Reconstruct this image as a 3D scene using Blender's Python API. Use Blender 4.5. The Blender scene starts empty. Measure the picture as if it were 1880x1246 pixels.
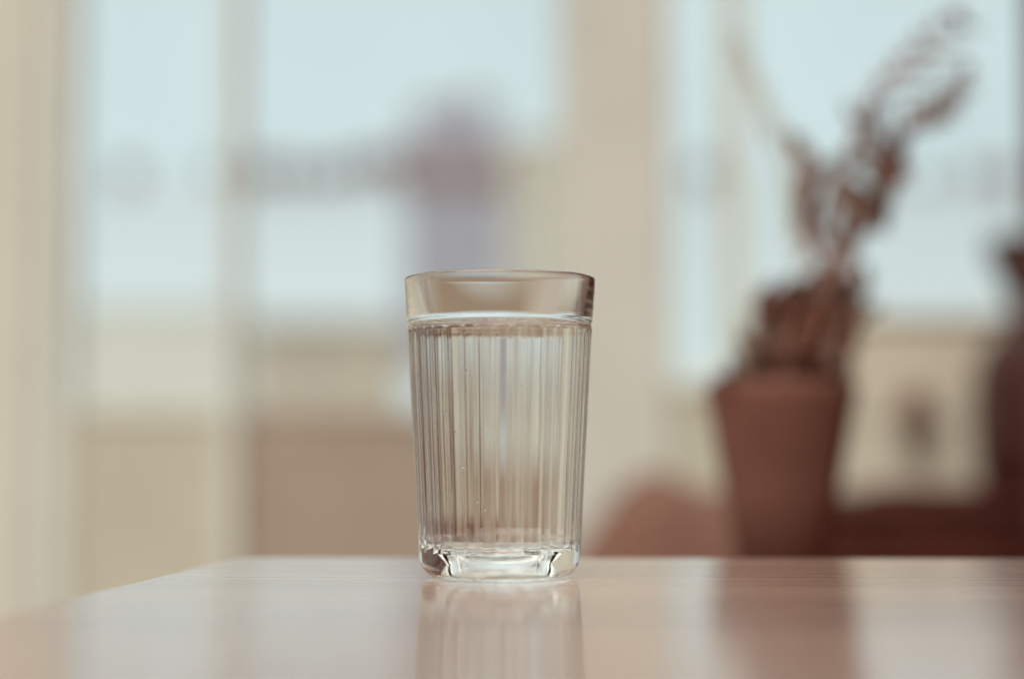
import bpy, bmesh, math, random
from mathutils import Vector, Matrix, noise as mnoise

random.seed(7)
sc = bpy.context.scene
C = sc.collection

# ------------------------------------------------------------------ camera
W0, H0 = 1880.0, 1246.0
LENS = 58.0
F = LENS / 36.0 * W0
HORIZON = 786.0                       # picture row of the level line of sight
PITCH = math.atan((HORIZON - H0 / 2) / F)
CAM = Vector((0.0, -0.5626, 0.0500))
FWD = Vector((0, math.cos(PITCH), math.sin(PITCH)))
UP = Vector((0, -math.sin(PITCH), math.cos(PITCH)))
cam_d = bpy.data.cameras.new('camera')
cam = bpy.data.objects.new('camera', cam_d)
C.objects.link(cam)
cam.location = CAM
cam.rotation_euler = (math.radians(90) + PITCH, 0, 0)
cam_d.lens = LENS
cam_d.sensor_width = 36.0
cam_d.clip_start = 0.02
cam_d.clip_end = 2000
cam_d.dof.use_dof = True
cam_d.dof.focus_distance = 0.548
cam_d.dof.aperture_fstop = 2.5
sc.camera = cam

# ------------------------------------------------------------------ world and light
world = bpy.data.worlds.new('World')
sc.world = world
world.use_nodes = True
bg = world.node_tree.nodes['Background']
bg.inputs['Color'].default_value = (0.215, 0.115, 0.075, 1)     # dim warm room light all round
bg.inputs['Strength'].default_value = 1.0

SKY_RGB = (0.70, 0.83, 0.85)


def area_lamp(name, loc, target, sx, sy, watts, col):
    d = bpy.data.lights.new(name, 'AREA')
    d.shape = 'RECTANGLE'
    d.size, d.size_y = sx, sy
    d.energy = watts
    d.color = col
    o = bpy.data.objects.new(name, d)
    C.objects.link(o)
    o.location = loc
    o.rotation_euler = (Vector(target) - Vector(loc)).to_track_quat('-Z', 'Y').to_euler()
    return o


# one wide soft overcast light from high behind the lens; it reaches the room and the gardens alike
area_lamp('overcast_light', (-60.0, -100.0, 170.0), (0.0, 55.0, 0.0), 190, 190, 560000, (0.935, 0.98, 0.94))

sc.view_settings.view_transform = 'Standard'
sc.view_settings.look = 'None'
sc.view_settings.exposure = 0.0
sc.view_settings.gamma = 1.0
sc.view_settings.use_curve_mapping = False
sc.render.engine = 'CYCLES'
cy = sc.cycles
cy.max_bounces = 28
cy.transmission_bounces = 24
cy.glossy_bounces = 12
cy.diffuse_bounces = 4
cy.transparent_max_bounces = 24
cy.sample_clamp_indirect = 3.0
cy.caustics_reflective = True
cy.caustics_refractive = True
cy.blur_glossy = 0.0
cy.use_denoising = True
cy.denoiser = "OPENIMAGEDENOISE"
cy.use_adaptive_sampling = False


# ------------------------------------------------------------------ helpers
def at(px, py, d):
    """point of the place at level distance d from the lens, seen at (px, py)"""
    v = FWD + Vector((1, 0, 0)) * ((px - W0 / 2) / F) + UP * ((H0 / 2 - py) / F)
    return CAM + v * (d / v.y)


def on_plane(px, py, z):
    v = FWD + Vector((1, 0, 0)) * ((px - W0 / 2) / F) + UP * ((H0 / 2 - py) / F)
    return CAM + v * ((z - CAM.z) / v.z)


def mpp(d):
    return d / F


def empty(name, loc, label=None, cat=None, group=None):
    o = bpy.data.objects.new(name, None)
    C.objects.link(o)
    o.location = loc
    o.empty_display_size = 0.02
    return tag(o, label, cat, group)


def tag(o, label=None, cat=None, group=None, kind=None):
    if label:
        o['label'] = label
    if cat:
        o['category'] = cat
    if group:
        o['group'] = group
    if kind:
        o['kind'] = kind
    return o


def obj(name, bm, mat, parent=None, smooth=False, loc=None):
    """link a bmesh (world coordinates) as one object under parent"""
    me = bpy.data.meshes.new(name)
    off = Vector((0, 0, 0))
    if parent is not None:
        p = parent
        while p is not None:
            off += p.location
            p = p.parent
    if loc is not None:
        off += Vector(loc) - off
    if off.length:
        bmesh.ops.translate(bm, verts=bm.verts, vec=-off)
    for f in bm.faces:
        f.smooth = smooth
    bm.to_mesh(me)
    bm.free()
    me.materials.append(mat)
    o = bpy.data.objects.new(name, me)
    C.objects.link(o)
    if parent is not None:
        o.parent = parent
    elif loc is not None:
        o.location = loc
    return o


def box(bm, lo, hi, bevel=0.0, seg=2):
    lo, hi = Vector(lo), Vector(hi)
    r = bmesh.ops.create_cube(bm, size=1.0)
    vs = r['verts']
    c, s = (lo + hi) / 2, hi - lo
    for v in vs:
        v.co = Vector((v.co.x * s.x, v.co.y * s.y, v.co.z * s.z)) + c
    if bevel > 0:
        es = list({e for v in vs for e in v.link_edges})
        bmesh.ops.bevel(bm, geom=es, offset=bevel, segments=seg, profile=0.5, affect='EDGES')
    return bm


def B(lo, hi, bevel=0.0, seg=2):
    return box(bmesh.new(), lo, hi, bevel, seg)


def lathe(bm, prof, n=48, centre=(0, 0, 0), closed=False):
    """revolve (r, z) pairs"""
    c = Vector(centre)
    rings = []
    for r, z in prof:
        if r < 1e-6:
            rings.append([bm.verts.new(c + Vector((0, 0, z)))])
        else:
            rings.append([bm.verts.new(c + Vector((r * math.cos(2 * math.pi * k / n), r * math.sin(2 * math.pi * k / n), z))) for k in range(n)])
    for a, b in zip(rings, rings[1:]):
        for k in range(n):
            k2 = (k + 1) % n
            if len(a) == 1 and len(b) == 1:
                continue
            if len(a) == 1:
                bm.faces.new((a[0], b[k2], b[k]))
            elif len(b) == 1:
                bm.faces.new((a[k], a[k2], b[0]))
            else:
                bm.faces.new((a[k], a[k2], b[k2], b[k]))
    return bm


def tube(bm, pts, radii, n=8):
    pts = [Vector(p) for p in pts]
    rings = []
    for i, p in enumerate(pts):
        t = (pts[min(i + 1, len(pts) - 1)] - pts[max(i - 1, 0)]).normalized()
        a = t.cross(Vector((0, 1, 0.13)))
        if a.length < 1e-3:
            a = t.cross(Vector((1, 0, 0)))
        a.normalize()
        b = t.cross(a)
        r = radii[i] if isinstance(radii, (list, tuple)) else radii
        rings.append([bm.verts.new(p + a * r * math.cos(2 * math.pi * k / n) + b * r * math.sin(2 * math.pi * k / n)) for k in range(n)])
    for a, b in zip(rings, rings[1:]):
        for k in range(n):
            bm.faces.new((a[k], a[(k + 1) % n], b[(k + 1) % n], b[k]))
    bm.faces.new(list(reversed(rings[0])))
    bm.faces.new(rings[-1])
    return bm


def spline(pts, m=6):
    """Catmull-Rom through the points"""
    P = [Vector(p) for p in pts]
    P = [P[0] * 2 - P[1]] + P + [P[-1] * 2 - P[-2]]
    out = []
    for i in range(1, len(P) - 2):
        for k in range(m):
            t = k / m
            a, b, c, d = P[i - 1], P[i], P[i + 1], P[i + 2]
            out.append(0.5 * ((2 * b) + (c - a) * t + (2 * a - 5 * b + 4 * c - d) * t * t + (3 * b - a - 3 * c + d) * t ** 3))
    out.append(P[-2])
    return out


# ------------------------------------------------------------------ materials
def mat_nodes(name):
    m = bpy.data.materials.new(name)
    m.use_nodes = True
    nt = m.node_tree
    nt.nodes.clear()
    out = nt.nodes.new('ShaderNodeOutputMaterial')
    return m, nt, out


def N(nt, kind, **kw):
    n = nt.nodes.new(kind)
    for k, v in kw.items():
        if k in n.inputs:
            n.inputs[k].default_value = v
        else:
            setattr(n, k, v)
    return n


def surface(name, col, rough=0.6, vary=0.12, scale=8.0, bump=0.05, stretch=(1, 1, 1), coat=0.0, spec=0.4, transl=0.0):
    """plain procedural surface: colour that wanders a little, fine relief"""
    m, nt, out = mat_nodes(name)
    L = nt.links
    tc = N(nt, 'ShaderNodeTexCoord')
    mp = N(nt, 'ShaderNodeMapping')
    mp.inputs['Scale'].default_value = stretch
    L.new(tc.outputs['Object'], mp.inputs['Vector'])
    no = N(nt, 'ShaderNodeTexNoise', Scale=scale, Detail=6.0, Roughness=0.6)
    L.new(mp.outputs['Vector'], no.inputs['Vector'])
    rp = N(nt, 'ShaderNodeValToRGB')
    a = [max(0, c * (1 - vary)) for c in col]
    b = [min(1, c * (1 + vary)) for c in col]
    rp.color_ramp.elements[0].position = 0.3
    rp.color_ramp.elements[1].position = 0.7
    rp.color_ramp.elements[0].color = (*a, 1)
    rp.color_ramp.elements[1].color = (*b, 1)
    L.new(no.outputs['Fac'], rp.inputs['Fac'])
    p = N(nt, 'ShaderNodeBsdfPrincipled', Roughness=rough)
    p.inputs['Specular IOR Level'].default_value = spec
    p.inputs['Coat Weight'].default_value = coat
    L.new(rp.outputs['Color'], p.inputs['Base Color'])
    bp = N(nt, 'ShaderNodeBump', Strength=bump, Distance=0.01)
    L.new(no.outputs['Fac'], bp.inputs['Height'])
    L.new(bp.outputs['Normal'], p.inputs['Normal'])
    if transl > 0:
        tr = N(nt, 'ShaderNodeBsdfTranslucent')
        L.new(rp.outputs['Color'], tr.inputs['Color'])
        mx = N(nt, 'ShaderNodeMixShader', Fac=transl)
        L.new(p.outputs[0], mx.inputs[1])
        L.new(tr.outputs[0], mx.inputs[2])
        L.new(mx.outputs[0], out.inputs['Surface'])
    else:
        L.new(p.outputs[0], out.inputs['Surface'])
    return m


def clear(name, ior, tint=(1, 1, 1), bump=0.0, bscale=40.0, stretch=(1, 1, 1)):
    m, nt, out = mat_nodes(name)
    L = nt.links
    g = N(nt, 'ShaderNodeBsdfGlass', Roughness=0.0, IOR=ior)
    g.inputs['Color'].default_value = (*tint, 1)
    if bump > 0:
        tc = N(nt, 'ShaderNodeTexCoord')
        mp = N(nt, 'ShaderNodeMapping')
        mp.inputs['Scale'].default_value = stretch
        L.new(tc.outputs['Object'], mp.inputs['Vector'])
        no = N(nt, 'ShaderNodeTexNoise', Scale=bscale, Detail=2.0)
        L.new(mp.outputs['Vector'], no.inputs['Vector'])
        bp = N(nt, 'ShaderNodeBump', Strength=bump, Distance=0.002)
        L.new(no.outputs['Fac'], bp.inputs['Height'])
        L.new(bp.outputs['Normal'], g.inputs['Normal'])
    L.new(g.outputs[0], out.inputs['Surface'])
    return m


def pane_material():
    m, nt, out = mat_nodes('window_glass')
    L = nt.links
    tr = N(nt, 'ShaderNodeBsdfTransparent')
    tr.inputs['Color'].default_value = (0.97, 0.985, 0.98, 1)
    gl = N(nt, 'ShaderNodeBsdfGlossy', Roughness=0.02)
    fr = N(nt, 'ShaderNodeFresnel', IOR=1.45)
    mx = N(nt, 'ShaderNodeMixShader')
    L.new(fr.outputs[0], mx.inputs[0])
    L.new(tr.outputs[0], mx.inputs[1])
    L.new(gl.outputs[0], mx.inputs[2])
    L.new(mx.outputs[0], out.inputs['Surface'])
    return m


def wood_material():
    m, nt, out = mat_nodes('lacquered_wood')
    L = nt.links
    tc = N(nt, 'ShaderNodeTexCoord')
    mp = N(nt, 'ShaderNodeMapping')
    mp.inputs['Rotation'].default_value = (0, 0, math.radians(4))
    mp.inputs['Scale'].default_value = (1.0, 9.0, 1.0)
    L.new(tc.outputs['Object'], mp.inputs['Vector'])
    big = N(nt, 'ShaderNodeTexNoise', Scale=3.2, Detail=3.0, Roughness=0.5)
    L.new(mp.outputs['Vector'], big.inputs['Vector'])
    wv = N(nt, 'ShaderNodeTexWave', Scale=4.0, Distortion=11.0, Detail=3.0)
    wv.wave_type = 'BANDS'
    wv.bands_direction = 'Y'
    wv.inputs['Detail Scale'].default_value = 1.4
    mp2 = N(nt, 'ShaderNodeMapping')
    mp2.inputs['Rotation'].default_value = (0, 0, math.radians(4))
    mp2.inputs['Scale'].default_value = (1.6, 9.0, 1.0)
    L.new(tc.outputs['Object'], mp2.inputs['Vector'])
    L.new(mp2.outputs['Vector'], wv.inputs['Vector'])
    fine = N(nt, 'ShaderNodeTexNoise', Scale=90.0, Detail=4.0, Roughness=0.6)
    L.new(mp.outputs['Vector'], fine.inputs['Vector'])
    a = N(nt, 'ShaderNodeMath', operation='MULTIPLY_ADD')
    a.inputs[1].default_value = 0.24
    L.new(wv.outputs['Fac'], a.inputs[0])
    b = N(nt, 'ShaderNodeMath', operation='MULTIPLY')
    b.inputs[1].default_value = 0.62
    L.new(big.outputs['Fac'], b.inputs[0])
    L.new(b.outputs[0], a.inputs[2])
    c = N(nt, 'ShaderNodeMath', operation='MULTIPLY_ADD')
    c.inputs[1].default_value = 0.30
    L.new(fine.outputs['Fac'], c.inputs[0])
    L.new(a.outputs[0], c.inputs[2])
    rp = N(nt, 'ShaderNodeValToRGB')
    rp.color_ramp.elements[0].position = 0.15
    rp.color_ramp.elements[1].position = 0.85
    rp.color_ramp.elements[0].color = (0.60, 0.375, 0.265, 1)
    rp.color_ramp.elements[1].color = (0.25, 0.125, 0.085, 1)
    L.new(c.outputs[0], rp.inputs['Fac'])
    p = N(nt, 'ShaderNodeBsdfPrincipled', Roughness=0.34)
    p.inputs['Coat Weight'].default_value = 1.0
    p.inputs['Coat Roughness'].default_value = 0.10
    p.inputs['Coat IOR'].default_value = 1.44
    L.new(rp.outputs['Color'], p.inputs['Base Color'])
    bp = N(nt, 'ShaderNodeBump', Strength=0.12, Distance=0.0006)
    L.new(c.outputs[0], bp.inputs['Height'])
    L.new(bp.outputs['Normal'], p.inputs['Normal'])
    L.new(bp.outputs['Normal'], p.inputs['Coat Normal'])
    L.new(p.outputs[0], out.inputs['Surface'])
    return m


def sky_material():
    m, nt, out = mat_nodes('overcast_sky')
    e = N(nt, 'ShaderNodeEmission', Strength=1.0)
    tc = N(nt, 'ShaderNodeTexCoord')
    no = N(nt, 'ShaderNodeTexNoise', Scale=0.012, Detail=4.0)
    nt.links.new(tc.outputs['Object'], no.inputs['Vector'])
    rp = N(nt, 'ShaderNodeValToRGB')
    rp.color_ramp.elements[0].position = 0.3
    rp.color_ramp.elements[1].position = 0.7
    rp.color_ramp.elements[0].color = (*[c * 0.94 for c in SKY_RGB], 1)
    rp.color_ramp.elements[1].color = (*[c * 1.06 for c in SKY_RGB], 1)
    nt.links.new(no.outputs['Fac'], rp.inputs['Fac'])
    nt.links.new(rp.outputs['Color'], e.inputs['Color'])
    nt.links.new(e.outputs[0], out.inputs['Surface'])
    return m


M = dict(
    glass=clear('tumbler_glass', 1.5, (0.992, 0.99, 0.982), bump=0.008, bscale=30.0, stretch=(1, 1, 0.25)),
    water=clear('water', 1.333, (0.995, 0.997, 0.995), bump=0.0),
    pane=pane_material(),
    wood=wood_material(),
    sky=sky_material(),
    frame=surface('cream_paint', (0.80, 0.835, 0.755), 0.45, 0.05, 5, 0.03),
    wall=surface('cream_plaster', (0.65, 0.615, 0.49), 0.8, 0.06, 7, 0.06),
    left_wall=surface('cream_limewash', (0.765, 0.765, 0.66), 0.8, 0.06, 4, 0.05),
    pier=surface('beige_plaster', (0.76, 0.75, 0.665), 0.8, 0.06, 7, 0.06),
    chest=surface('tan_wood', (0.465, 0.375, 0.29), 0.5, 0.12, 6, 0.05, (1, 1, 6)),
    pale_cab=surface('pale_cabinet_paint', (0.82, 0.745, 0.59), 0.5, 0.05, 6, 0.03),
    floor=surface('floor_boards', (0.25, 0.15, 0.10), 0.5, 0.2, 6, 0.05, (8, 1, 1)),
    dark_wood=surface('dark_wood', (0.085, 0.0195, 0.012), 0.6, 0.25, 9, 0.05, (1, 1, 7), spec=0.25),
    dark_cloth=surface('dark_brown_cloth', (0.09, 0.022, 0.014), 0.95, 0.2, 40, 0.2, spec=0.1),
    brown_cloth=surface('brown_cloth', (0.225, 0.112, 0.080), 0.95, 0.15, 40, 0.2, spec=0.1),
    jug=surface('dark_glaze', (0.072, 0.018, 0.0115), 0.45, 0.2, 12, 0.03, spec=0.35),
    pot=surface('mauve_clay', (0.215, 0.092, 0.066), 0.8, 0.15, 14, 0.08, spec=0.2),
    soil=surface('soil', (0.06, 0.035, 0.022), 0.95, 0.3, 60, 0.5),
    stem=surface('dry_stem', (0.34, 0.15, 0.10), 0.7, 0.2, 30, 0.1),
    leaf=surface('dry_leaf', (0.52, 0.37, 0.31), 0.65, 0.25, 20, 0.1, transl=0.3),
    leaf_dark=surface('dark_dry_leaf', (0.35, 0.165, 0.113), 0.65, 0.25, 20, 0.1, transl=0.15),
    leaf_tan=surface('tan_dry_leaf', (0.78, 0.72, 0.60), 0.65, 0.2, 20, 0.1, transl=0.4),
    knob=surface('brown_knob', (0.20, 0.09, 0.055), 0.4, 0.15, 30, 0.02),
    stool=surface('stool_wood', (0.13, 0.055, 0.038), 0.5, 0.2, 8, 0.05, (1, 1, 6)),
    snow=surface('snow', (0.785, 0.86, 0.885), 0.9, 0.02, 0.3, 0.05),
    house=surface('lavender_render', (0.42, 0.40, 0.46), 0.9, 0.06, 0.8, 0.03),
    roof=surface('rust_roof', (0.30, 0.195, 0.175), 0.8, 0.15, 1.5, 0.1),
    beige_house=surface('beige_render', (0.60, 0.56, 0.465), 0.9, 0.05, 0.8, 0.03),
    shed=surface('tan_boards', (0.50, 0.425, 0.34), 0.85, 0.1, 2.0, 0.05, (1, 1, 0.2)),
    garden=surface('pale_garden_render', (0.655, 0.635, 0.565), 0.9, 0.05, 0.6, 0.03),
    house_pane=surface('dim_lavender_pane', (0.36, 0.37, 0.43), 0.2, 0.05, 0.8, 0.0),
    beige_pane=surface('dim_beige_pane', (0.50, 0.47, 0.40), 0.2, 0.05, 0.8, 0.0),
    house_trim=surface('pale_trim', (0.58, 0.55, 0.52), 0.7, 0.05, 0.8, 0.0),
    bark=surface('bark', (0.16, 0.10, 0.08), 0.9, 0.25, 6, 0.2),
    crown=surface('bare_twigs', (0.42, 0.205, 0.175), 0.9, 0.25, 2, 0.1),
)

# ------------------------------------------------------------------ the outdoors behind the window
GROUND_Z = -1.6


def build_sky():
    bm = bmesh.new()
    R, n, k = 500.0, 40, 16
    rows = []
    for j in range(k + 1):
        el = math.radians(-3 + 93 * j / k)
        rows.append([bm.verts.new((R * math.cos(el) * math.cos(math.pi * i / n), 3.0 + R * math.cos(el) * math.sin(math.pi * i / n), R * math.sin(el))) for i in range(n + 1)])
    for a, b in zip(rows, rows[1:]):
        for i in range(n):
            bm.faces.new((a[i], b[i], b[i + 1], a[i + 1]))
    bmesh.ops.remove_doubles(bm, verts=bm.verts, dist=0.01)
    tag(obj('sky', bm, M['sky'], smooth=True), kind='structure')


def hill_top(px):
    """row of the crest"""
    return 340 + 6 * math.sin(px * 0.011) + 5 * math.sin(px * 0.027 + 1) + (0 if px < 640 or px > 1000 else -20)


def build_outdoors():
    build_sky()
    bm = bmesh.new()
    rows = []
    for i in range(41):
        px = -1600 + 5200 * i / 40
        col = []
        for dd, row in ((8.0, None), (60.0, None), (110.0, 640), (150.0, hill_top(px)), (158.0, hill_top(px) + 4), (200.0, 640), (480.0, 760)):
            p = at(px, HORIZON if row is None else row, dd)
            if row is None:
                p.z = GROUND_Z
            col.append(bm.verts.new(p))
        rows.append(col)
    for a, b in zip(rows, rows[1:]):
        for k in range(len(a) - 1):
            bm.faces.new((a[k], b[k], b[k + 1], a[k + 1]))
    tag(obj('snowy_hill', bm, M['snow'], smooth=True), kind='structure')
    tag(obj('snow_ground', B((-60, 2.2, GROUND_Z - 0.5), (60, 8.2, GROUND_Z)), M['snow']), kind='structure')

    # trees along the crest: (column, height in picture rows, width, label)
    spots = [(236, 66, 56, 'lone small bare tree on the snowy hill behind the left window pane'),
             (392, 40, 40, 'low bare tree on the hill beside the window mullion, right of the lone tree'),
             (478, 62, 66, 'broad bare tree on the crest just right of the window mullion'),
             (536, 58, 62, 'bare tree on the crest, second right of the window mullion'),
             (588, 46, 46, 'short bare tree on the crest in the dip of the tree line'),
             (630, 70, 54, 'tall bare tree on the crest midway to the lavender house'),
             (682, 66, 64, 'bare tree on the crest, second from the lavender house'),
             (728, 84, 60, 'tallest bare tree on the crest, touching the lavender house'),
             (1290, 60, 60, 'bare tree on the hill behind the narrow window pane'),
             (1700, 34, 44, 'low bare tree on the hill behind the plant leaves'),
             (1792, 50, 46, 'bare tree on the hill above the jug spout'),
             (1850, 58, 66, 'bare tree on the hill at the right edge of the picture')]
    for px, hh, ww, lab in spots:
        d = 149.0
        base = at(px, hill_top(px) + 14, d)
        u = mpp(d)
        root = empty('bare_tree', base, lab, 'tree', 'bare trees along the crest of the snowy hill')
        H, R = (hh * 0.8 + 14) * u, ww * u / 2
        bm = bmesh.new()
        tube(bm, [base, base + Vector((0.1, 0, H * 0.4)), base + Vector((0, 0, H * 0.85))], [H * 0.05, H * 0.035, H * 0.01], 7)
        for k in range(6):
            a = k * 2.4
            s = base + Vector((0.05, 0, H * (0.28 + 0.08 * k)))
            tube(bm, [s, s + Vector((math.cos(a), math.sin(a), 0.8)) * R * 0.7], [H * 0.018, H * 0.006], 5)
        obj('trunk', bm, M['bark'], root)
        bm = bmesh.new()
        cz = H * 0.62
        for k in range(650):
            v = Vector((random.gauss(0, 1), random.gauss(0, 1), random.gauss(0, 1))).normalized() * random.uniform(0.25, 1) ** 0.5
            lump = 0.8 + 0.35 * mnoise.noise(v * 2.1 + Vector((px, 0, 0)))
            c = base + Vector((v.x * R * lump, v.y * R * lump, cz + v.z * H * 0.42 * lump))
            s = R * 0.13
            a, b_ = Vector((random.uniform(-1, 1), random.uniform(-1, 1), random.uniform(-1, 1))) * s, Vector((random.uniform(-1, 1), random.uniform(-1, 1), random.uniform(-1, 1))) * s
            bm.faces.new([bm.verts.new(c + a), bm.verts.new(c + b_), bm.verts.new(c - a), bm.verts.new(c - b_)])
        obj('crown', bm, M['crown'], root)

    def block(root, name, px0, px1, py0, d, depth, mat, z0=None):
        lo, hi = at(px0, py0, d), at(px1, py0, d)
        return obj(name, B((lo.x, lo.y, GROUND_Z + 0.0 if z0 is None else z0), (hi.x, lo.y + depth, lo.z)), mat, root)

    # lavender house with a tall upper block and rust coloured roof
    d = 95.0
    r = empty('house', at(835, HORIZON, d), 'lavender grey house with rust roof on the snowy hill behind the glass', 'house')
    block(r, 'upper_storey', 756, 912, 188, d + 1.4, 6, M['house'], at(800, 300, d).z)
    lo, hi = at(736, 340, d), at(936, 258, d)
    bm = bmesh.new()
    pts = [(lo.x - 0.3, lo.y - 0.5, lo.z), (hi.x + 0.2, lo.y - 0.5, lo.z), (hi.x - 0.2, lo.y + 3, hi.z), (lo.x + 0.2, lo.y + 3, hi.z),
           (lo.x - 0.3, lo.y + 8.5, lo.z), (hi.x + 0.2, lo.y + 8.5, lo.z), (hi.x - 0.2, lo.y + 5, hi.z), (lo.x + 0.2, lo.y + 5, hi.z)]
    v = [bm.verts.new(p) for p in pts]
    for f in ((0, 1, 2, 3), (5, 4, 7, 6), (3, 2, 6, 7), (1, 5, 6, 2), (4, 0, 3, 7), (0, 4, 5, 1)):
        bm.faces.new([v[i] for i in f])
    roof = obj('roof', bm, M['roof'], r)
    block(r, 'wall', 742, 932, 341, d, 8, M['house'])
    c = at(870, 170, d + 3)
    obj('chimney', B((c.x - 0.4, c.y, at(870, 200, d).z), (c.x + 0.4, c.y + 0.8, c.z)), M['roof'], r)

    def opening(root, name, px0, px1, py0, py1, d, mat, label=None):
        a, b = at(px0, py1, d), at(px1, py0, d)
        k = (b.x - a.x) * 0.08
        w = obj(name, B((a.x, a.y - 0.06, a.z), (b.x, a.y - 0.004, b.z)), M['house_trim'], root)
        obj('pane' if name == 'window' else 'door_panel', B((a.x + k, a.y - 0.075, a.z + k), (b.x - k, a.y - 0.061, b.z - k)), M[mat], w)
    for x0 in (770, 824, 878):
        opening(r, 'window', x0, x0 + 24, 380, 425, d, 'house_pane')
        opening(r, 'window', x0, x0 + 24, 470, 515, d, 'house_pane')
    for x0 in (785, 860):
        opening(r, 'window', x0, x0 + 24, 215, 245, d + 1.4, 'house_pane')
    # beige house next to it
    d = 60.0
    r = empty('house', at(1040, HORIZON, d), 'pale beige house with flat roof between the lavender house and wall pier', 'house')
    block(r, 'wall', 936, 1225, 262, d, 8, M['beige_house'])
    a, b = at(930, 262, d), at(1225, 252, d)
    obj('roof', B((a.x, a.y - 0.15, a.z + 0.003), (b.x, a.y + 8.2, b.z)), M['beige_house'], r)

    for x0 in (958, 1040, 1122):
        for y0 in (310, 420, 530):
            opening(r, 'window', x0, x0 + 34, y0, y0 + 56, d, 'beige_pane')
    # tan shed and pale garden wall near the window
    d = 26.0
    r = empty('garden_shed', at(585, HORIZON, d), 'tan wooden shed seen low through the window left of the glass', 'shed')
    block(r, 'wall', 462, 726, 600, d, 2.2, M['shed'])
    opening(r, 'door', 545, 605, 640, 790, d, 'shed')
    a, b = at(452, 600, d), at(736, 586, d)
    obj('roof', B((a.x, a.y - 0.15, a.z + 0.003), (b.x, a.y + 2.4, b.z)), M['shed'], r)
    d = 18.0
    r = empty('garden_wall', at(150, HORIZON, d), 'pale grey green garden wall low behind the left window pane', 'garden wall')
    block(r, 'wall', -700, 452, 572, d, 0.3, M['garden'])
    a, b = at(-700, 572, d), at(454, 564, d)
    obj('coping', B((a.x, a.y - 0.04, a.z + 0.003), (b.x, a.y + 0.34, b.z)), M['garden'], r)
    d = 30.0
    r = empty('garden_wall', at(1750, HORIZON, d), 'beige garden wall low behind the right window, beyond the plant', 'garden wall')
    block(r, 'wall', 1380, 2600, 590, d, 0.3, M['beige_house'])
    a, b = at(1378, 590, d), at(2600, 582, d)
    obj('coping', B((a.x, a.y - 0.05, a.z + 0.003), (b.x, a.y + 0.35, b.z)), M['beige_house'], r)


build_outdoors()

# ------------------------------------------------------------------ window wall
DW = 2.40                                  # level distance of the window wall from the lens
FLOOR_Z = -0.75


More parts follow.
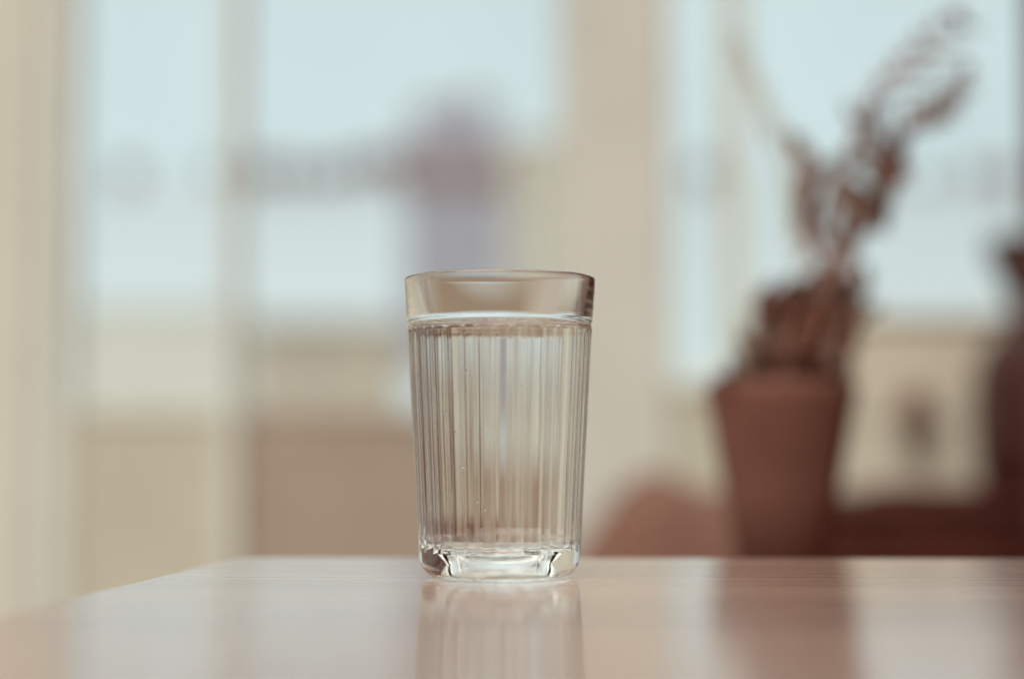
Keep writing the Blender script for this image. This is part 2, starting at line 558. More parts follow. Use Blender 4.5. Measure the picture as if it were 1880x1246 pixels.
def build_window_wall():
    YW = CAM.y + DW
    th = 0.10

    def X(px):
        return at(px, HORIZON, DW).x

    def Z(py):
        return at(940, py, DW).z
    top = Z(-330)
    sill_l, sill_r = Z(762), Z(570)
    # wall pieces
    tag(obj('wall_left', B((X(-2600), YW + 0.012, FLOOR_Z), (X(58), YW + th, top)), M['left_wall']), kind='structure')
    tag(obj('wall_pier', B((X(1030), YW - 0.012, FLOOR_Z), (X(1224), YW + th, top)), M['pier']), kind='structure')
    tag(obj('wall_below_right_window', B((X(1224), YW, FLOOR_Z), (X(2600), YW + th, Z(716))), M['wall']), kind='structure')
    tag(obj('floor', B((-3.0, -2.2, FLOOR_Z - 0.05), (3.0, YW, FLOOR_Z)), M['floor']), kind='structure')

    def window(label, loc_px, left, right, bottom, bars, outer_l, outer_r, rails, glass_y=0.05, group=None):
        r = empty('window', (X(loc_px), YW, Z(bottom)), label, 'window', group)
        y0, y1 = YW + 0.02, YW + 0.075
        zb = Z(bottom)
        f = bmesh.new()
        box(f, (X(left - outer_l), y0, zb), (X(left), y1, top), 0.004)
        if outer_r > 0:
            box(f, (X(right), y0, zb), (X(right + outer_r), y1, top), 0.004)
        box(f, (X(left), y0 + 0.002, zb), (X(right), y1 - 0.002, zb + 0.022), 0.003)
        box(f, (X(left), y0 + 0.002, top - 0.03), (X(right), y1 - 0.002, top), 0.003)
        obj('frame', f, M['frame'], r)
        edges = [left] + [e for b in bars for e in b] + [right]
        for a, b in bars:
            obj('mullion', B((X(a), y0 - 0.006, zb + 0.022), (X(b), y1 + 0.004, top - 0.03), 0.004), M['frame'], r)
        for (pa, pb, ra, rb) in rails:
            obj('glazing_bar', B((X(pa), y0 + 0.008, Z(rb)), (X(pb), y1 - 0.008, Z(ra)), 0.003), M['frame'], r)
        for k in range(0, len(edges), 2):
            a, b = edges[k], edges[k + 1]
            obj('pane', B((X(a), YW + glass_y, zb + 0.022), (X(b), YW + glass_y + 0.004, top - 0.03)), M['pane'], r)
        return r
    w = window('cream glazed balcony doors with solid lower panels, left of and behind the glass', 420, 122, 1030, 1980, [(405, 434)], 64, 0, [])
    yp = YW + 0.028
    for a, b, m in ((122, 405, 'wall'), (434, 1030, 'chest')):
        o = obj('lower_panel', B((X(a) + 0.0005, yp, Z(1950)), (X(b) - 0.0005, yp + 0.02, Z(768)), 0.002), M[m], w)
        obj('panel_rail', B((X(a), yp - 0.004, Z(768) + 0.0005), (X(b), yp + 0.03, Z(756)), 0.003), M[m], o)
    w['label'] = 'cream glazed balcony doors with solid lower panels, behind and left of the glass'
    for k, o in enumerate([o for o in w.children if o.name.startswith('lower_panel')]):
        o['label'] = ('cream lower panel of the left door', 'darker tan lower panel beside the door mullion')[k]
    w2 = window('narrow paned cream window behind the potted plant on the right', 1560, 1236, 2300, 716, [(1336, 1378), (2000, 2040)], 10, 40, [])
    obj('sill', B((X(1224), YW - 0.008, Z(716) - 0.002), (X(2340), YW + 0.02, Z(716) + 0.010), 0.004), M['frame'], w2)

    # pale cabinet with a brown knob under the right window
    d = DW - 0.14
    lo, hi = at(1415, 1100, d), at(2050, 596, d)
    r = empty('cabinet', (0.5 * (lo.x + hi.x), lo.y + 0.05, FLOOR_Z), 'pale cream cabinet with a small brown knob behind the potted plant', 'cabinet')
    obj('body', B((lo.x, lo.y, FLOOR_Z), (hi.x, YW - 0.05, hi.z)), M['pale_cab'], r)
    obj('top', B((lo.x - 0.004, lo.y - 0.018, hi.z + 0.002), (hi.x + 0.008, YW - 0.046, hi.z + 0.014), 0.004), M['pale_cab'], r)
    zs = [at(940, p, d - 0.016).z for p in (604, 771, 777, 960)]
    for a, b in ((zs[1], zs[0] - 0.002), (zs[3], zs[2])):
        obj('drawer', B((lo.x + 0.006, lo.y - 0.016, a), (hi.x - 0.006, lo.y - 0.001, b), 0.003), M['pale_cab'], r)
    for py in (744, 806):
        k = at(1676, py, d - 0.03)
        bm = bmesh.new()
        lathe(bm, [(0, 0), (0.007, 0), (0.006, 0.008), (0.013, 0.012), (0.015, 0.018), (0.011, 0.024), (0, 0.025)], 20)
        bmesh.ops.rotate(bm, verts=bm.verts, matrix=Matrix.Rotation(math.radians(90), 3, 'X'))
        sc_k = 1.15 if py > 780 else 1.6
        bmesh.ops.scale(bm, verts=bm.verts, vec=(sc_k, sc_k, sc_k))
        bmesh.ops.translate(bm, verts=bm.verts, vec=(k.x, lo.y - 0.0155, k.z))
        obj('knob', bm, M['knob'], r, True)


build_window_wall()


# ------------------------------------------------------------------ table
def build_table():
    c_far = on_plane(428, 1021, 0)
    c_l = on_plane(100, 1100, 0)
    left_dir = (c_l - c_far).normalized()
    far_r = on_plane(1880, 1024, 0)
    right_dir = (far_r - c_far).normalized()
    A = c_far
    Bp = A + right_dir * 0.95
    Dp = A + left_dir * 1.25
    Cp = Bp + left_dir * 1.25
    r = empty('wooden_table', ((A + Cp) / 2).to_tuple()[:2] + (FLOOR_Z,), 'glossy light brown wooden table top carrying the water glass', 'table')
    bm = bmesh.new()
    T = 0.026
    vt = [bm.verts.new((p.x, p.y, 0)) for p in (A, Dp, Cp, Bp)]
    vb = [bm.verts.new((p.x, p.y, -T)) for p in (A, Dp, Cp, Bp)]
    bm.faces.new(vt)
    bm.faces.new(list(reversed(vb)))
    for i in range(4):
        j = (i + 1) % 4
        bm.faces.new((vt[j], vt[i], vb[i], vb[j]))
    bmesh.ops.recalc_face_normals(bm, faces=bm.faces)
    vert_e = [e for e in bm.edges if abs(e.verts[0].co.z - e.verts[1].co.z) > 0.01]
    bmesh.ops.bevel(bm, geom=vert_e, offset=0.014, segments=6, profile=0.5, affect='EDGES')
    hor = [e for e in bm.edges if e.verts[0].co.z > -0.001 and e.verts[1].co.z > -0.001 and len(e.link_faces) == 2 and any(abs(f.normal.z) < 0.5 for f in e.link_faces)]
    bmesh.ops.bevel(bm, geom=hor, offset=0.0035, segments=4, profile=0.5, affect='EDGES')
    o = obj('tabletop', bm, M['wood'], r)
    ctr = (A + Cp) / 2
    legs = []
    for p in (A, Dp, Cp, Bp):
        q = p + (ctr - p) * 0.10
        bm = B((q.x - 0.022, q.y - 0.022, FLOOR_Z), (q.x + 0.022, q.y + 0.022, -T - 0.001), 0.004)
        obj('leg', bm, M['wood'], r)
        legs.append(q)
    for i in range(4):
        a, b = legs[i], legs[(i + 1) % 4]
        t = (b - a).normalized()
        n = Vector((-t.y, t.x, 0)) * 0.009
        a2, b2 = a + t * 0.0225, b - t * 0.0225
        bm = bmesh.new()
        vs = [bm.verts.new((p.x, p.y, z)) for z in (-T - 0.085, -T - 0.002) for p in (a2 + n, b2 + n, b2 - n, a2 - n)]
        for f in ((3, 2, 1, 0), (4, 5, 6, 7), (0, 1, 5, 4), (1, 2, 6, 5), (2, 3, 7, 6), (3, 0, 4, 7)):
            bm.faces.new([vs[k] for k in f])
        obj('apron', bm, M['wood'], r)


build_table()

# ------------------------------------------------------------------ the glass of water
GC = Vector((-0.0042, 0.0, 0.0))            # centre of the glass on the table
DEP = 0.066                                 # depth of the grooves between the ribs, cm
NR = 35                                     # moulded ribs
SEG = NR * 12
cm = 0.01


def lerp(tab, z):
    for (z0, r0), (z1, r1) in zip(tab, tab[1:]):
        if z <= z1:
            t = (z - z0) / (z1 - z0)
            t = max(0.0, min(1.0, t))
            return r0 + (r1 - r0) * t
    return tab[-1][1]


def smooth(t):
    t = max(0.0, min(1.0, t))
    return t * t * (3 - 2 * t)


INNER = [(0.98, 2.15), (1.35, 2.36), (1.8, 2.44), (3.0, 2.51), (6.0, 2.66), (8.0, 2.775), (8.5, 2.825), (9.2, 2.945), (9.7, 3.03), (10.10, 3.10)]


def r_inner(z):
    # smoothed table
    s = 0.0
    for k in range(-2, 3):
        s += lerp(INNER, z + k * 0.09)
    s /= 5
    if 8.43 < z < 8.79:                      # shallow cove pressed round the inside, just over the water
        s += 0.075 * 0.5 * (1 - math.cos(2 * math.pi * (z - 8.43) / 0.36))
    return s


def surf(bm, rings):
    """rings: list of (r or function(theta), z) in cm -> quads"""
    vs = []
    for r, z in rings:
        row = []
        for k in range(SEG):
            a = 2 * math.pi * k / SEG
            rr = r(a) if callable(r) else r
            if callable(z):
                zz = z(a)
            else:
                zz = z
            row.append(bm.verts.new((GC.x + rr * cm * math.cos(a), GC.y + rr * cm * math.sin(a), zz * cm)))
        vs.append(row)
    for a, b in zip(vs, vs[1:]):
        for k in range(SEG):
            k2 = (k + 1) % SEG
            bm.faces.new((a[k], a[k2], b[k2], b[k]))
    return vs


def rib(a, depth, z=0.0):
    """convex moulded ribs with sharp grooves between them, none quite like the next"""
    q = a * NR / (2 * math.pi)
    q += 0.30 * mnoise.noise(Vector((math.cos(a) * 5.0, math.sin(a) * 5.0, 1.7)))
    q += 0.015 * mnoise.noise(Vector((math.cos(a) * 3.0, math.sin(a) * 3.0, z * 0.45)))
    i = math.floor(q) % NR
    t = q - math.floor(q)
    rnd = mnoise.noise(Vector((i * 3.71, 0.3, 0)))
    return -depth * (1 + 0.6 * rnd) * (1 - math.sin(math.pi * t)) ** 2 - 0.06 * depth * rnd


def outer_r(z):
    return lerp([(0.9, 2.745), (8.40, 3.150), (8.6, 3.172), (10.05, 3.270)], z)


Z_RIB0, Z_RIB1 = 0.88, 8.36


def build_glass():
    root = empty('drinking_glass', GC, 'clear ribbed glass tumbler with smooth rim band, standing on the table', 'drinking glass')

    def fin(name, bm, label=None):
        o = obj(name, bm, M['glass'], root, True)
        if label:
            o['label'] = label
        return o
    # base: underside with a shallow hollow, rounded foot, inside floor
    bm = bmesh.new()
    under = [(0.02, 0.085), (0.4, 0.083), (0.8, 0.076), (1.2, 0.058), (1.45, 0.036), (1.6, 0.016), (1.72, 0.004), (1.8, 0.0), (1.9, 0.0), (2.08, 0.0), (2.20, 0.006), (2.31, 0.03), (2.41, 0.08), (2.50, 0.15), (2.575, 0.235), (2.635, 0.335), (2.69, 0.45), (2.715, 0.56), (2.728, 0.68), (2.738, 0.80), (2.744, Z_RIB0)]
    rows = surf(bm, under)
    bm.faces.new(list(reversed(rows[0])))
    inside = [(2.30, 1.16)]
    ins = [(r_inner(1.30), 1.30), (r_inner(1.22) - 0.01, 1.22), (2.24, 1.13), (2.14, 1.06), (2.00, 1.01), (1.8, 0.975), (1.58, 0.93), (1.44, 0.84), (1.31, 0.69), (1.12, 0.52), (0.87, 0.385), (0.55, 0.295), (0.28, 0.262), (0.02, 0.254)]
    rows = surf(bm, ins)
    bm.faces.new(rows[-1])
    fin('base', bm)
    # ribbed wall: outer ribs and the inner wall behind them
    bm = bmesh.new()
    rings = []
    n = 46
    for j in range(n + 1):
        t = j / n
        z = Z_RIB0 + (Z_RIB1 - Z_RIB0) * t
        dep = DEP * smooth((z - Z_RIB0) / 0.30) * smooth((Z_RIB1 - z) / 0.10)
        base = outer_r(z) 
        rings.append(((lambda a, b=base, d=dep, z=z: b + rib(a, d, z) + 0.006 * mnoise.noise(Vector((math.cos(a) * 2.2, math.sin(a) * 2.2, z * 0.5)))), z))
    for e in (0.012, 0.03, 0.06):
        z = Z_RIB1 - e
        dep = DEP * smooth(e / 0.10)
        rings.append(((lambda a, b=outer_r(z), d=dep, z=z: b + rib(a, d, z)), z))
    rings.sort(key=lambda q: q[1])
    surf(bm, rings)
    inn = [(r_inner(z), z) for z in [8.36 - k * (8.36 - 1.30) / 30 for k in range(31)]]
    surf(bm, inn)
    fin('ribbed_wall', bm)
    # rim: smooth band, raised ring, rounded lip, inner band
    bm = bmesh.new()
    out = [(outer_r(Z_RIB1) , Z_RIB1), (3.156, 8.375)]
    for k in range(1, 17):                   # cove between the ribs and the plain band
        z = 8.375 + 0.33 * k / 16
        out.append((outer_r(z) - 0.032 * 0.5 * (1 - math.cos(2 * math.pi * k / 16)), z))
    for k in range(1, 13):
        z = 8.705 + (10.04 - 8.705) * k / 12
        out.append((outer_r(z), z))
    ro, ri = outer_r(10.04), r_inner(10.04)
    mid, hw = (ro + ri) / 2, (ro - ri) / 2
    for k in range(1, 13):
        a = math.pi * k / 12
        out.append((mid + hw * math.cos(a), 10.04 + hw * 1.0 * math.sin(a)))
    for k in range(1, 57):
        z = 10.04 - (10.04 - 8.36) * k / 56
        out.append((r_inner(z), z))
    # the pressed lip is not perfectly level or even
    rings = []
    for r, z in out:
        w = smooth((z - 9.5) / 0.6)
        rings.append(((lambda a, r=r, w=w, z=z: r + 0.006 * w * mnoise.noise(Vector((math.cos(a) * 1.7, math.sin(a) * 1.7, 4)))),
                      (lambda a, z=z, w=w: z + 0.012 * w * mnoise.noise(Vector((math.cos(a) * 2.3, math.sin(a) * 2.3, 9))))))
    surf(bm, rings)
    fin('rim', bm)

    # water
    ZW, MN = 8.29, 0.12
    bm = bmesh.new()
    ov = 0.008
    prof = [(0.02, 0.246), (0.28, 0.254), (0.553, 0.287), (0.875, 0.378), (1.127, 0.514), (1.317, 0.685), (1.447, 0.836), (1.586, 0.923), (1.803, 0.967), (2.005, 1.002), (2.147, 1.053), (2.248, 1.124), (r_inner(1.22) - 0.002, 1.215)]
    prof += [(r_inner(z) + ov, z) for z in [1.30 + k * (ZW + MN - 1.30) / 34 for k in range(35)]]
    rw = r_inner(ZW + MN)
    men = []
    for k in range(0, 15):
        s = k / 14 * 0.75
        men.append((rw - 0.002 - s, ZW + MN * math.exp(-s / 0.12)))
    prof += men
    prof += [(1.2, ZW), (0.5, ZW), (0.02, ZW)]
    rings = []
    for i, (r, z) in enumerate(prof):
        if abs(z - ZW) < MN + 0.01 and i >= 47:
            rings.append((r, (lambda a, z=z: z + 0.30 * (z - ZW) * mnoise.noise(Vector((math.cos(a) * 3.1, math.sin(a) * 3.1, 2))))))
        else:
            rings.append((r, z))
    rows = surf(bm, rings)
    bm.faces.new(list(reversed(rows[0])))
    bm.faces.new(rows[-1])
    # air bubbles clinging inside the wall
    for (ang, z, s) in [(-118, 3.7, 0.032), (-107, 2.6, 0.022), (-132, 5.6, 0.02), (-100, 2.35, 0.02), (-126, 1.9, 0.024), (-64, 4.2, 0.018), (-75, 6.4, 0.016), (-112, 6.9, 0.018), (-122, 4.9, 0.016), (-95, 5.1, 0.014), (-50, 2.2, 0.02)]:
        a = math.radians(ang)
        s *= 1.7
        rr = r_inner(z) - s - 0.01
        g = bmesh.ops.create_icosphere(bm, subdivisions=2, radius=s * cm)
        for v in g['verts']:
            v.co += Vector((GC.x + rr * cm * math.cos(a), GC.y + rr * cm * math.sin(a), z * cm))
        bmesh.ops.reverse_faces(bm, faces=list({f for v in g['verts'] for f in v.link_faces}))
    o = obj('water', bm, M['water'], None, True, loc=GC + Vector((0, 0, 0.0085)))
    tag(o, 'clear still water filling the ribbed glass up to its smooth band', 'water')


build_glass()


# ------------------------------------------------------------------ dark furniture and things on the right
def drape(bm, prof, y0, y1, wob, seed, bottom, ny=14, m=4):
    """a cloth lying in a heap: silhouette (x, z) points swept in depth with folds, closed below"""
    P = spline([Vector((x, 0, z)) for x, z in prof], m)
    rows = []
    for j in range(ny + 1):
        t = j / ny
        y = y0 + (y1 - y0) * t
        edge = math.sin(math.pi * min(1, max(0, 0.12 + t * 0.76)))
        row = []
        for i, p in enumerate(P):
            nz = mnoise.noise(Vector((p.x * 22, y * 16, seed)))
            z = bottom + (p.z - bottom) * (0.72 + 0.28 * edge) + nz * wob * (1 if 0 < i < len(P) - 1 else 0)
            row.append(bm.verts.new((p.x, y + 0.3 * wob * nz, max(bottom, z))))
        rows.append(row)
    for a, b in zip(rows, rows[1:]):
        for k in range(len(a) - 1):
            bm.faces.new((a[k], a[k + 1], b[k + 1], b[k]))
    for row in (rows[0], rows[-1]):
        low = [bm.verts.new((v.co.x, v.co.y, bottom - 0.004)) for v in row]
        for k in range(len(row) - 1):
            bm.faces.new((row[k + 1], row[k], low[k], low[k + 1]))
    bmesh.ops.recalc_face_normals(bm, faces=bm.faces)
    return bm


def build_dark_corner():
    d = 1.80
    lo, hi = at(1152, 920, d), at(2500, 920, d)
    YB = lo.y + 0.30
    r = empty('sideboard', ((lo.x + hi.x) / 2, lo.y + 0.15, FLOOR_Z), 'dark brown wooden sideboard beyond the table on the right', 'sideboard')
    zt = lo.z
    obj('body', B((lo.x + 0.006, lo.y + 0.008, FLOOR_Z + 0.08), (hi.x - 0.006, YB, zt - 0.018)), M['dark_wood'], r)
    obj('top', B((lo.x, lo.y, zt - 0.016), (hi.x, YB + 0.004, zt), 0.004), M['dark_wood'], r)
    w = (hi.x - lo.x - 0.03) / 3
    for k in range(3):
        x0 = lo.x + 0.012 + k * (w + 0.003)
        dr = obj('door', B((x0, lo.y - 0.008, FLOOR_Z + 0.09), (x0 + w, lo.y + 0.0065, zt - 0.026), 0.003), M['dark_wood'], r)
        bm = bmesh.new()
        c = Vector((x0 + w - 0.025, lo.y - 0.0085, zt - 0.28))
        tube(bm, [c, c + Vector((0, -0.018, 0)), c + Vector((0, -0.018, 0.08)), c + Vector((0, 0.0, 0.08))], 0.004, 8)
        obj('handle', bm, M['knob'], dr)
    for sx in (lo.x + 0.05, hi.x - 0.05):
        for sy in (lo.y + 0.05, YB - 0.05):
            obj('leg', B((sx - 0.02, sy - 0.02, FLOOR_Z), (sx + 0.02, sy + 0.02, FLOOR_Z + 0.08)), M['dark_wood'], r)

    # dark cloth heap on the sideboard
    dd = d + 0.06
    prof = [at(p, q, dd) for p, q in ((1500, 925), (1545, 912), (1600, 914), (1650, 900), (1690, 893), (1740, 897), (1790, 901), (1850, 896), (1900, 902), (1960, 922))]
    bm = drape(bmesh.new(), [(p.x, max(p.z, zt + 0.002)) for p in prof], dd + CAM.y, dd + CAM.y + 0.12, 0.003, 3.0, zt + 0.002)
    o = obj('cloth', bm, M['dark_cloth'], None, True, loc=at(1700, 915, dd))
    tag(o, 'crumpled dark brown cloth lying on the sideboard below the jug', 'cloth')

    # dark jug at the right edge, lip towards the plant
    dj = d + 0.17
    u = mpp(dj)
    c = at(1985, 920, dj)
    c.z = zt + 0.001
    zz = lambda py: at(1985, py, dj).z - c.z
    root = empty('jug', c, 'dark brown glazed jug with pouring lip, cut by the right picture edge', 'jug')
    prof = [(0, 0.0), (120, 0.0), (168, zz(912)), (184, zz(880)), (190, zz(800)), (190, zz(720)), (182, zz(665)), (160, zz(625)), (134, zz(600)), (122, zz(575)), (124, zz(545)), (138, zz(512)), (150, zz(480)), (154, zz(455)), (148, zz(438)), (138, zz(436)), (126, zz(460)), (112, zz(520)), (104, zz(560)), (104, zz(590)), (160, zz(680)), (150, zz(840)), (0, zz(900))]
    prof = [(r * u if i > 0 else 0.0, z) for i, (r, z) in enumerate(prof)]
    bm = lathe(bmesh.new(), prof, 48, c)
    for v in bm.verts:                       # draw the lip out to the left
        h = v.co.z - c.z
        if h > zz(540):
            k = smooth((h - zz(540)) / (zz(440) - zz(540)))
            dx, dy = v.co.x - c.x, v.co.y - c.y
            ang = math.atan2(dy, -dx)
            g = math.exp(-(ang / 0.42) ** 2) * k
            v.co.x -= 12 * u * g
            v.co.z += 6 * u * g
    obj('body', bm, M['jug'], root, True)
    bm = bmesh.new()
    tube(bm, spline([c + Vector((x * u, 0, zz(y))) for x, y in ((112, 500), (190, 480), (245, 540), (250, 640), (192, 740))], 6), 14 * u, 10)
    obj('handle', bm, M['jug'], root, True)

    # dark cupboard added out of view so the glass's right edge refracts dark
    p = at(1886, 900, 1.62)
    k = empty('added_dark_cupboard', (p.x + 0.22, p.y - 0.3, FLOOR_Z), 'tall dark brown cupboard added out of view to darken the right edge of the glass', 'cupboard')
    x0, x1, y0, y1 = p.x, p.x + 0.45, p.y - 0.62, p.y
    obj('body', B((x0 + 0.016, y0, FLOOR_Z + 0.06), (x1, y1, 1.05)), M['dark_wood'], k)
    obj('plinth', B((x0 + 0.03, y0 + 0.02, FLOOR_Z), (x1 - 0.02, y1 - 0.02, FLOOR_Z + 0.058)), M['dark_wood'], k)
    obj('cornice', B((x0 - 0.004, y0 - 0.02, 1.052), (x1 + 0.02, y1 + 0.0, 1.09), 0.006), M['dark_wood'], k)
    for ya, yb in ((y0 + 0.012, (y0 + y1) / 2 - 0.002), ((y0 + y1) / 2 + 0.002, y1 - 0.012)):
        dr = obj('door', B((x0, ya, FLOOR_Z + 0.07), (x0 + 0.0155, yb, 1.04), 0.003), M['dark_wood'], k)
        bm = bmesh.new()
        lathe(bm, [(0, 0), (0.006, 0), (0.006, 0.008), (0.012, 0.013), (0.010, 0.02), (0, 0.022)], 18)
        bmesh.ops.rotate(bm, verts=bm.verts, matrix=Matrix.Rotation(math.radians(-90), 3, 'Y'))
        yk = yb - 0.03 if ya < (y0 + y1) / 2 - 0.1 else ya + 0.03
        bmesh.ops.translate(bm, verts=bm.verts, vec=(x0 - 0.0005, yk, 0.1))
        obj('knob', bm, M['knob'], dr, True)

    # brown cloth hanging over the left end of the sideboard
    dd = d - 0.05
    prof = [at(p, q, dd) for p, q in ((1022, 1200), (1034, 1100), (1052, 1050), (1080, 1008), (1112, 958), (1150, 908), (1186, 878), (1220, 871), (1256, 884), (1300, 905), (1350, 911), (1400, 960), (1408, 1100), (1410, 1230))]
    bm = drape(bmesh.new(), [(p.x, p.z) for p in prof], dd + CAM.y, dd + CAM.y + 0.22, 0.004, 8.0, at(1040, 1260, dd).z)
    o = obj('throw', bm, M['brown_cloth'], None, True, loc=at(1200, 1250, dd))
    tag(o, 'mid brown cloth hanging over the left end of the dark sideboard', 'cloth')


build_dark_corner()


# ------------------------------------------------------------------ potted plant on its stool
def leaf_mesh(name, mat, curl=0.18, seg=8):
    bm = bmesh.new()
    rows = []
    for i in range(seg + 1):
        t = i / seg
        w = 0.5 * (math.sin(math.pi * t ** 0.85)) ** 0.85 if 0 < t < 1 else 0.02
        z = curl * math.sin(math.pi * t) - 0.10 * t * t
        rows.append([bm.verts.new((t, s * w, z + 0.16 * abs(s) * w)) for s in (-1, -0.5, 0, 0.5, 1)])
    for a, b in zip(rows, rows[1:]):
        for k in range(4):
            bm.faces.new((a[k], b[k], b[k + 1], a[k + 1]))
    r = bmesh.ops.solidify(bm, geom=list(bm.faces), thickness=0.02)
    for f in bm.faces:
        f.smooth = True
    me = bpy.data.meshes.new(name)
    bm.to_mesh(me)
    bm.free()
    me.materials.append(mat)
    return me


def build_plant():
    d = 1.06
    u = mpp(d)
    zs = -0.062                                # stool top
    base = at(1434, 900, d)
    base.z = zs + 0.001
    st = empty('stool', (base.x, base.y, FLOOR_Z), 'dark round wooden stool behind the table, under the potted plant', 'stool')
    obj('seat', lathe(bmesh.new(), [(0, zs), (0.125, zs), (0.132, zs - 0.005), (0.132, zs - 0.02), (0.125, zs - 0.026), (0, zs - 0.026)][::-1], 48, (base.x, base.y, 0)), M['stool'], st)
    for k in range(4):
        a = math.pi / 4 + k * math.pi / 2
        p0 = Vector((base.x + 0.085 * math.cos(a), base.y + 0.085 * math.sin(a), zs - 0.0265))
        p1 = Vector((base.x + 0.15 * math.cos(a), base.y + 0.15 * math.sin(a), FLOOR_Z))
        obj('leg', tube(bmesh.new(), [p0, p1], [0.014, 0.010], 10), M['stool'], st, True)

    root = empty('potted_plant', base, 'brown dried plant with feathery frond in a tapered mauve brown pot', 'potted plant')
    zz = lambda py: at(1432, py, d).z
    ztop = zz(698)
    R1, R0 = 139 * u, 72 * u
    h = ztop - base.z
    prof = [(0, base.z), (R0, base.z), (R0 + (R1 - R0) * 0.5, base.z + h * 0.5), (R1 - 0.002, base.z + h * 0.88), (R1, base.z + h * 0.94), (R1, ztop - 0.002), (R1 - 0.003, ztop), (R1 - 0.007, ztop), (R1 - 0.010, ztop - 0.015), (R0 * 0.9, base.z + 0.02), (0, base.z + 0.018)]
    pot = obj('pot', lathe(bmesh.new(), prof, 56, (base.x, base.y, 0)), M['pot'], root, True)
    bm = bmesh.new()
    rows = [[(0.0, 0.0)]]
    soil = lathe(bm, [(R1 - 0.0125, ztop - 0.018), (R1 * 0.6, ztop - 0.012), (0, ztop - 0.010)], 40, (base.x, base.y, 0))
    for v in soil.verts:
        v.co.z += 0.003 * mnoise.noise(v.co * 90)
    obj('soil', soil, M['soil'], root, True)

    me = {'a': leaf_mesh('leaf', M['leaf']), 'd': leaf_mesh('leaf', M['leaf_dark']), 't': leaf_mesh('leaf', M['leaf_tan'])}

    def leaf(kind, p0, p1, width, roll=0.0, parent=root):
        """leaf from p0 to p1"""
        x = p1 - p0
        L = x.length
        x.normalize()
        y = Vector((0, 1, 0)).cross(x)
        if y.length < 1e-3:
            y = Vector((1, 0, 0))
        y.normalize()
        z = x.cross(y)
        rm = Matrix((x, y, z)).transposed() @ Matrix.Rotation(roll, 3, 'X')
        o = bpy.data.objects.new('leaf', me[kind])
        C.objects.link(o)
        o.parent = parent
        m4 = rm.to_4x4()
        m4 = Matrix.Translation(p0 - base) @ m4 @ Matrix.Diagonal((L, width, L * 0.6, 1))
        o.matrix_basis = m4
        return o

    def stem(pix, r0, r1, mat='stem'):
        pts = spline([at(p, q, d + dd) for p, q, dd in pix], 7)
        n = len(pts)
        rad = [r0 + (r1 - r0) * i / (n - 1) for i in range(n)]
        obj('stem', tube(bmesh.new(), pts, rad, 7), M[mat], root, True)
        return pts

    # thick bundle of stems out of the pot
    for k in range(13):
        x0 = 1395 + 11 * k + random.uniform(-6, 6)
        x1 = 1440 + 10.5 * k + random.uniform(-8, 8)
        dd = random.uniform(-0.025, 0.025)
        stem([(x0, 720, dd * 0.6), (x0 + 0.45 * (x1 - x0), 640, dd), (x1, random.uniform(520, 575), dd * 1.3)], 0.0042, 0.0024)
    # basal sheath leaves
    for k in range(46):
        px = random.uniform(1402, 1562)
        py = random.uniform(590, 715)
        a = math.radians(random.uniform(62, 112))
        Lp = random.uniform(60, 120)
        p0 = at(px, py, d + random.uniform(-0.03, 0.03))
        p1 = at(px + Lp * math.cos(a) * 0.7, py - Lp * math.sin(a), d + random.uniform(-0.03, 0.03))
        leaf(random.choice('dda'), p0, p1, random.uniform(20, 36) * u, random.uniform(-0.8, 0.8))
    for k in range(26):
        px = random.uniform(1330, 1560)
        py = random.uniform(668, 712)
        a = math.radians(random.uniform(150, 215) if px < 1400 else random.uniform(60, 130))
        Lp = random.uniform(40, 80)
        p0 = at(px, py, d + random.uniform(-0.045, 0.01))
        p1 = at(px + Lp * math.cos(a) * 0.7, py - Lp * math.sin(a) * 0.7, d + random.uniform(-0.05, 0.01))
        leaf('d', p0, p1, random.uniform(22, 36) * u, random.uniform(-0.8, 0.8))
    # tall sheath leaves standing over the right of the pot
    for k in range(50):
        px = random.uniform(1452, 1568)
        py = random.uniform(560, 715)
        Lp = random.uniform(60, 110)
        p0 = at(px, py, d + random.uniform(-0.03, 0.04))
        p1 = at(px + random.uniform(-16, 14), max(505, py - Lp), d + random.uniform(-0.03, 0.04))
        leaf('d', p0, p1, random.uniform(24, 38) * u, random.uniform(-0.7, 0.7))
    for k in range(16):                       # paler leaves to their left
        px = random.uniform(1385, 1470)
        py = random.uniform(600, 705)
        p0 = at(px, py, d + random.uniform(-0.02, 0.03))
        p1 = at(px + random.uniform(-24, 10), max(525, py - random.uniform(50, 100)), d + random.uniform(-0.02, 0.03))
        leaf('a', p0, p1, random.uniform(22, 34) * u, random.uniform(-0.7, 0.7))
    # leaves over the left of the pot
    for px, py, qx, qy, wd, kd in [(1440, 690, 1345, 600, 46, 'a'), (1430, 690, 1310, 690, 34, 'a'), (1450, 640, 1390, 545, 40, 'a'), (1465, 620, 1415, 520, 36, 'd'), (1400, 700, 1330, 655, 36, 'a')]:
        leaf(kd, at(px, py, d - 0.02), at(qx, qy, d - 0.045), wd * u, 0.3)

    # main stems
    s1 = stem([(1515, 640, 0.0), (1538, 520, 0.0), (1545, 420, 0.01), (1560, 300, 0.0), (1598, 190, 0.0), (1665, 100, 0.0), (1752, 30, 0.01)], 0.0036, 0.0009)
    s2 = stem([(1530, 600, 0.01), (1570, 450, 0.02), (1625, 330, 0.02), (1655, 240, 0.02), (1715, 205, 0.02), (1775, 150, 0.01)], 0.0036, 0.0010)
    s3 = stem([(1505, 620, -0.01), (1505, 500, -0.02), (1480, 400, -0.01), (1470, 320, 0.0), (1462, 270, 0.0)], 0.0030, 0.0010)
    # feathery frond: narrow leaflets on both sides of the arching stem
    n = len(s1)
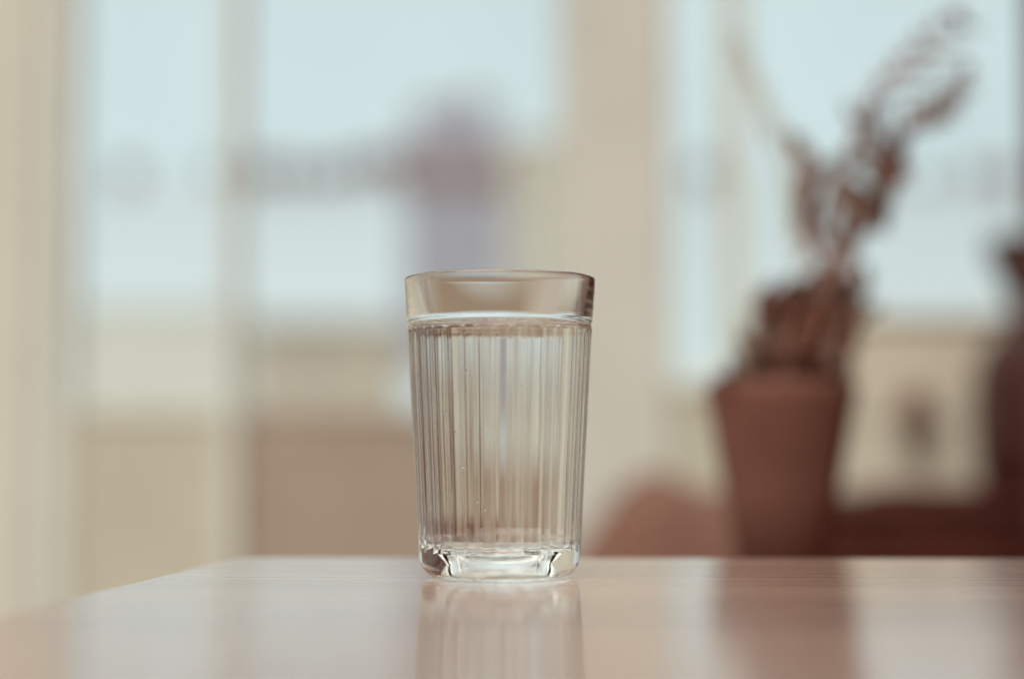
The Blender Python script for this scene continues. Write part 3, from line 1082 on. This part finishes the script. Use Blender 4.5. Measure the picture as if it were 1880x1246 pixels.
    for i in range(int(n * 0.50), n - 1):
        t = (s1[i + 1] - s1[i - 1]).normalized()
        for s in (-1, 1):
            nrm = Vector((t.z, 0, -t.x)) * s
            if i % 2 == 0:
                continue
            Lp = random.uniform(0.65, 1.15) * (110 if s > 0 else 34) * u * (0.55 + 0.45 * math.sin(math.pi * (i - n * 0.5) / (n * 0.5)))
            dirv = (nrm * random.uniform(0.55, 0.9) + t * random.uniform(0.55, 0.9)).normalized()
            p0 = s1[i]
            leaf('a', p0, p0 + dirv * Lp + Vector((0, random.uniform(-0.02, 0.02), 0)), random.uniform(8, 15) * u, random.uniform(-0.4, 0.4))
    n = len(s2)
    for i in range(int(n * 0.55), n - 1, 1):
        t = (s2[i + 1] - s2[i - 1]).normalized()
        for s in (-1, 1):
            nrm = Vector((t.z, 0, -t.x)) * s
            if (i + (s > 0)) % 2:
                continue
            Lp = random.uniform(34, 60) * u
            dirv = (nrm * 0.7 + t * 0.8).normalized()
            leaf('a', s2[i], s2[i] + dirv * Lp, 14 * u, random.uniform(-0.5, 0.5))
    # single leaves: (from, to, width, tone)
    for k in range(20):
        px, py = random.uniform(1540, 1625), random.uniform(300, 430)
        px += (430 - py) * 0.25 - 10
        a = math.radians(random.uniform(20, 150))
        Lp = random.uniform(40, 80)
        dd = random.uniform(-0.03, 0.03)
        leaf(random.choice('aad'), at(px, py, d + dd), at(px + Lp * math.cos(a), py - Lp * math.sin(a), d + dd + random.uniform(-0.02, 0.02)), random.uniform(16, 30) * u, random.uniform(-0.9, 0.9))
    for k in range(14):
        py = random.uniform(300, 430)
        px = 1470 + 14 * math.sin((py - 290) * 0.02) + random.uniform(-10, 14)
        dd = random.uniform(-0.03, 0.03)
        leaf(random.choice('add'), at(px, py, d + dd), at(px + random.uniform(-20, 25), py - random.uniform(40, 70), d + dd), random.uniform(16, 26) * u, random.uniform(-0.9, 0.9))
    for k in range(15):                       # thin pale leaves where the stems part
        px, py = random.uniform(1480, 1590), random.uniform(420, 520)
        dd = random.uniform(-0.03, 0.03)
        leaf('a', at(px, py, d + dd), at(px + random.uniform(-22, 22), py + random.uniform(35, 65), d + dd), random.uniform(14, 24) * u, random.uniform(-0.9, 0.9))
    big = [
        (1648, 268, 1612, 378, 52, 'd'), (1640, 300, 1672, 330, 40, 'd'), (1625, 330, 1600, 410, 52, 'd'), (1652, 236, 1640, 320, 40, 'd'), (1600, 400, 1560, 330, 52, 'a'),
        (1610, 370, 1660, 300, 44, 'a'), (1575, 420, 1612, 340, 46, 'd'), (1560, 300, 1550, 400, 30, 'a'), (1490, 440, 1468, 370, 40, 'd'), (1482, 400, 1466, 320, 36, 'd'),
        (1476, 330, 1540, 290, 30, 'a'), (1470, 300, 1462, 240, 26, 't'), (1500, 440, 1540, 300, 28, 'a'), (1545, 470, 1500, 400, 34, 'a'), (1550, 460, 1590, 400, 34, 'a'),
        (1520, 480, 1500, 570, 34, 'a'), (1530, 500, 1545, 570, 30, 'a'), (1555, 330, 1575, 240, 28, 't'), (1585, 240, 1550, 180, 22, 'a'), (1600, 330, 1640, 250, 30, 'a'),
        (1590, 300, 1620, 190, 26, 'a'), (1760, 150, 1790, 120, 18, 'a'), (1700, 212, 1760, 190, 26, 'd'), (1752, 30, 1782, 52, 20, 'd'), (1745, 30, 1770, 10, 16, 'a'), (1545, 560, 1600, 500, 40, 'a'), (1540, 600, 1620, 560, 40, 't'),
    ]
    for x0, y0, x1, y1, wd, kd in big:
        dd = random.uniform(-0.03, 0.03)
        leaf(kd, at(x0, y0, d + dd), at(x1, y1, d + dd + random.uniform(-0.02, 0.02)), wd * u, random.uniform(-0.5, 0.5))
    # pale dried spray behind, leaning left
    s4 = stem([(1480, 640, 0.03), (1462, 480, 0.06), (1440, 300, 0.10), (1400, 180, 0.13), (1352, 70, 0.16)], 0.0022, 0.0008, 'leaf_tan')
    n = len(s4)
    for i in range(8, n - 1, 1):
        t = (s4[i + 1] - s4[i - 1]).normalized()
        for s in (-1, 1):
            nrm = Vector((t.z, 0, -t.x)) * s
            leaf('t', s4[i], s4[i] + (nrm * 0.5 + t * 0.8).normalized() * random.uniform(30, 55) * u, 9 * u, random.uniform(-0.6, 0.6))


build_plant()
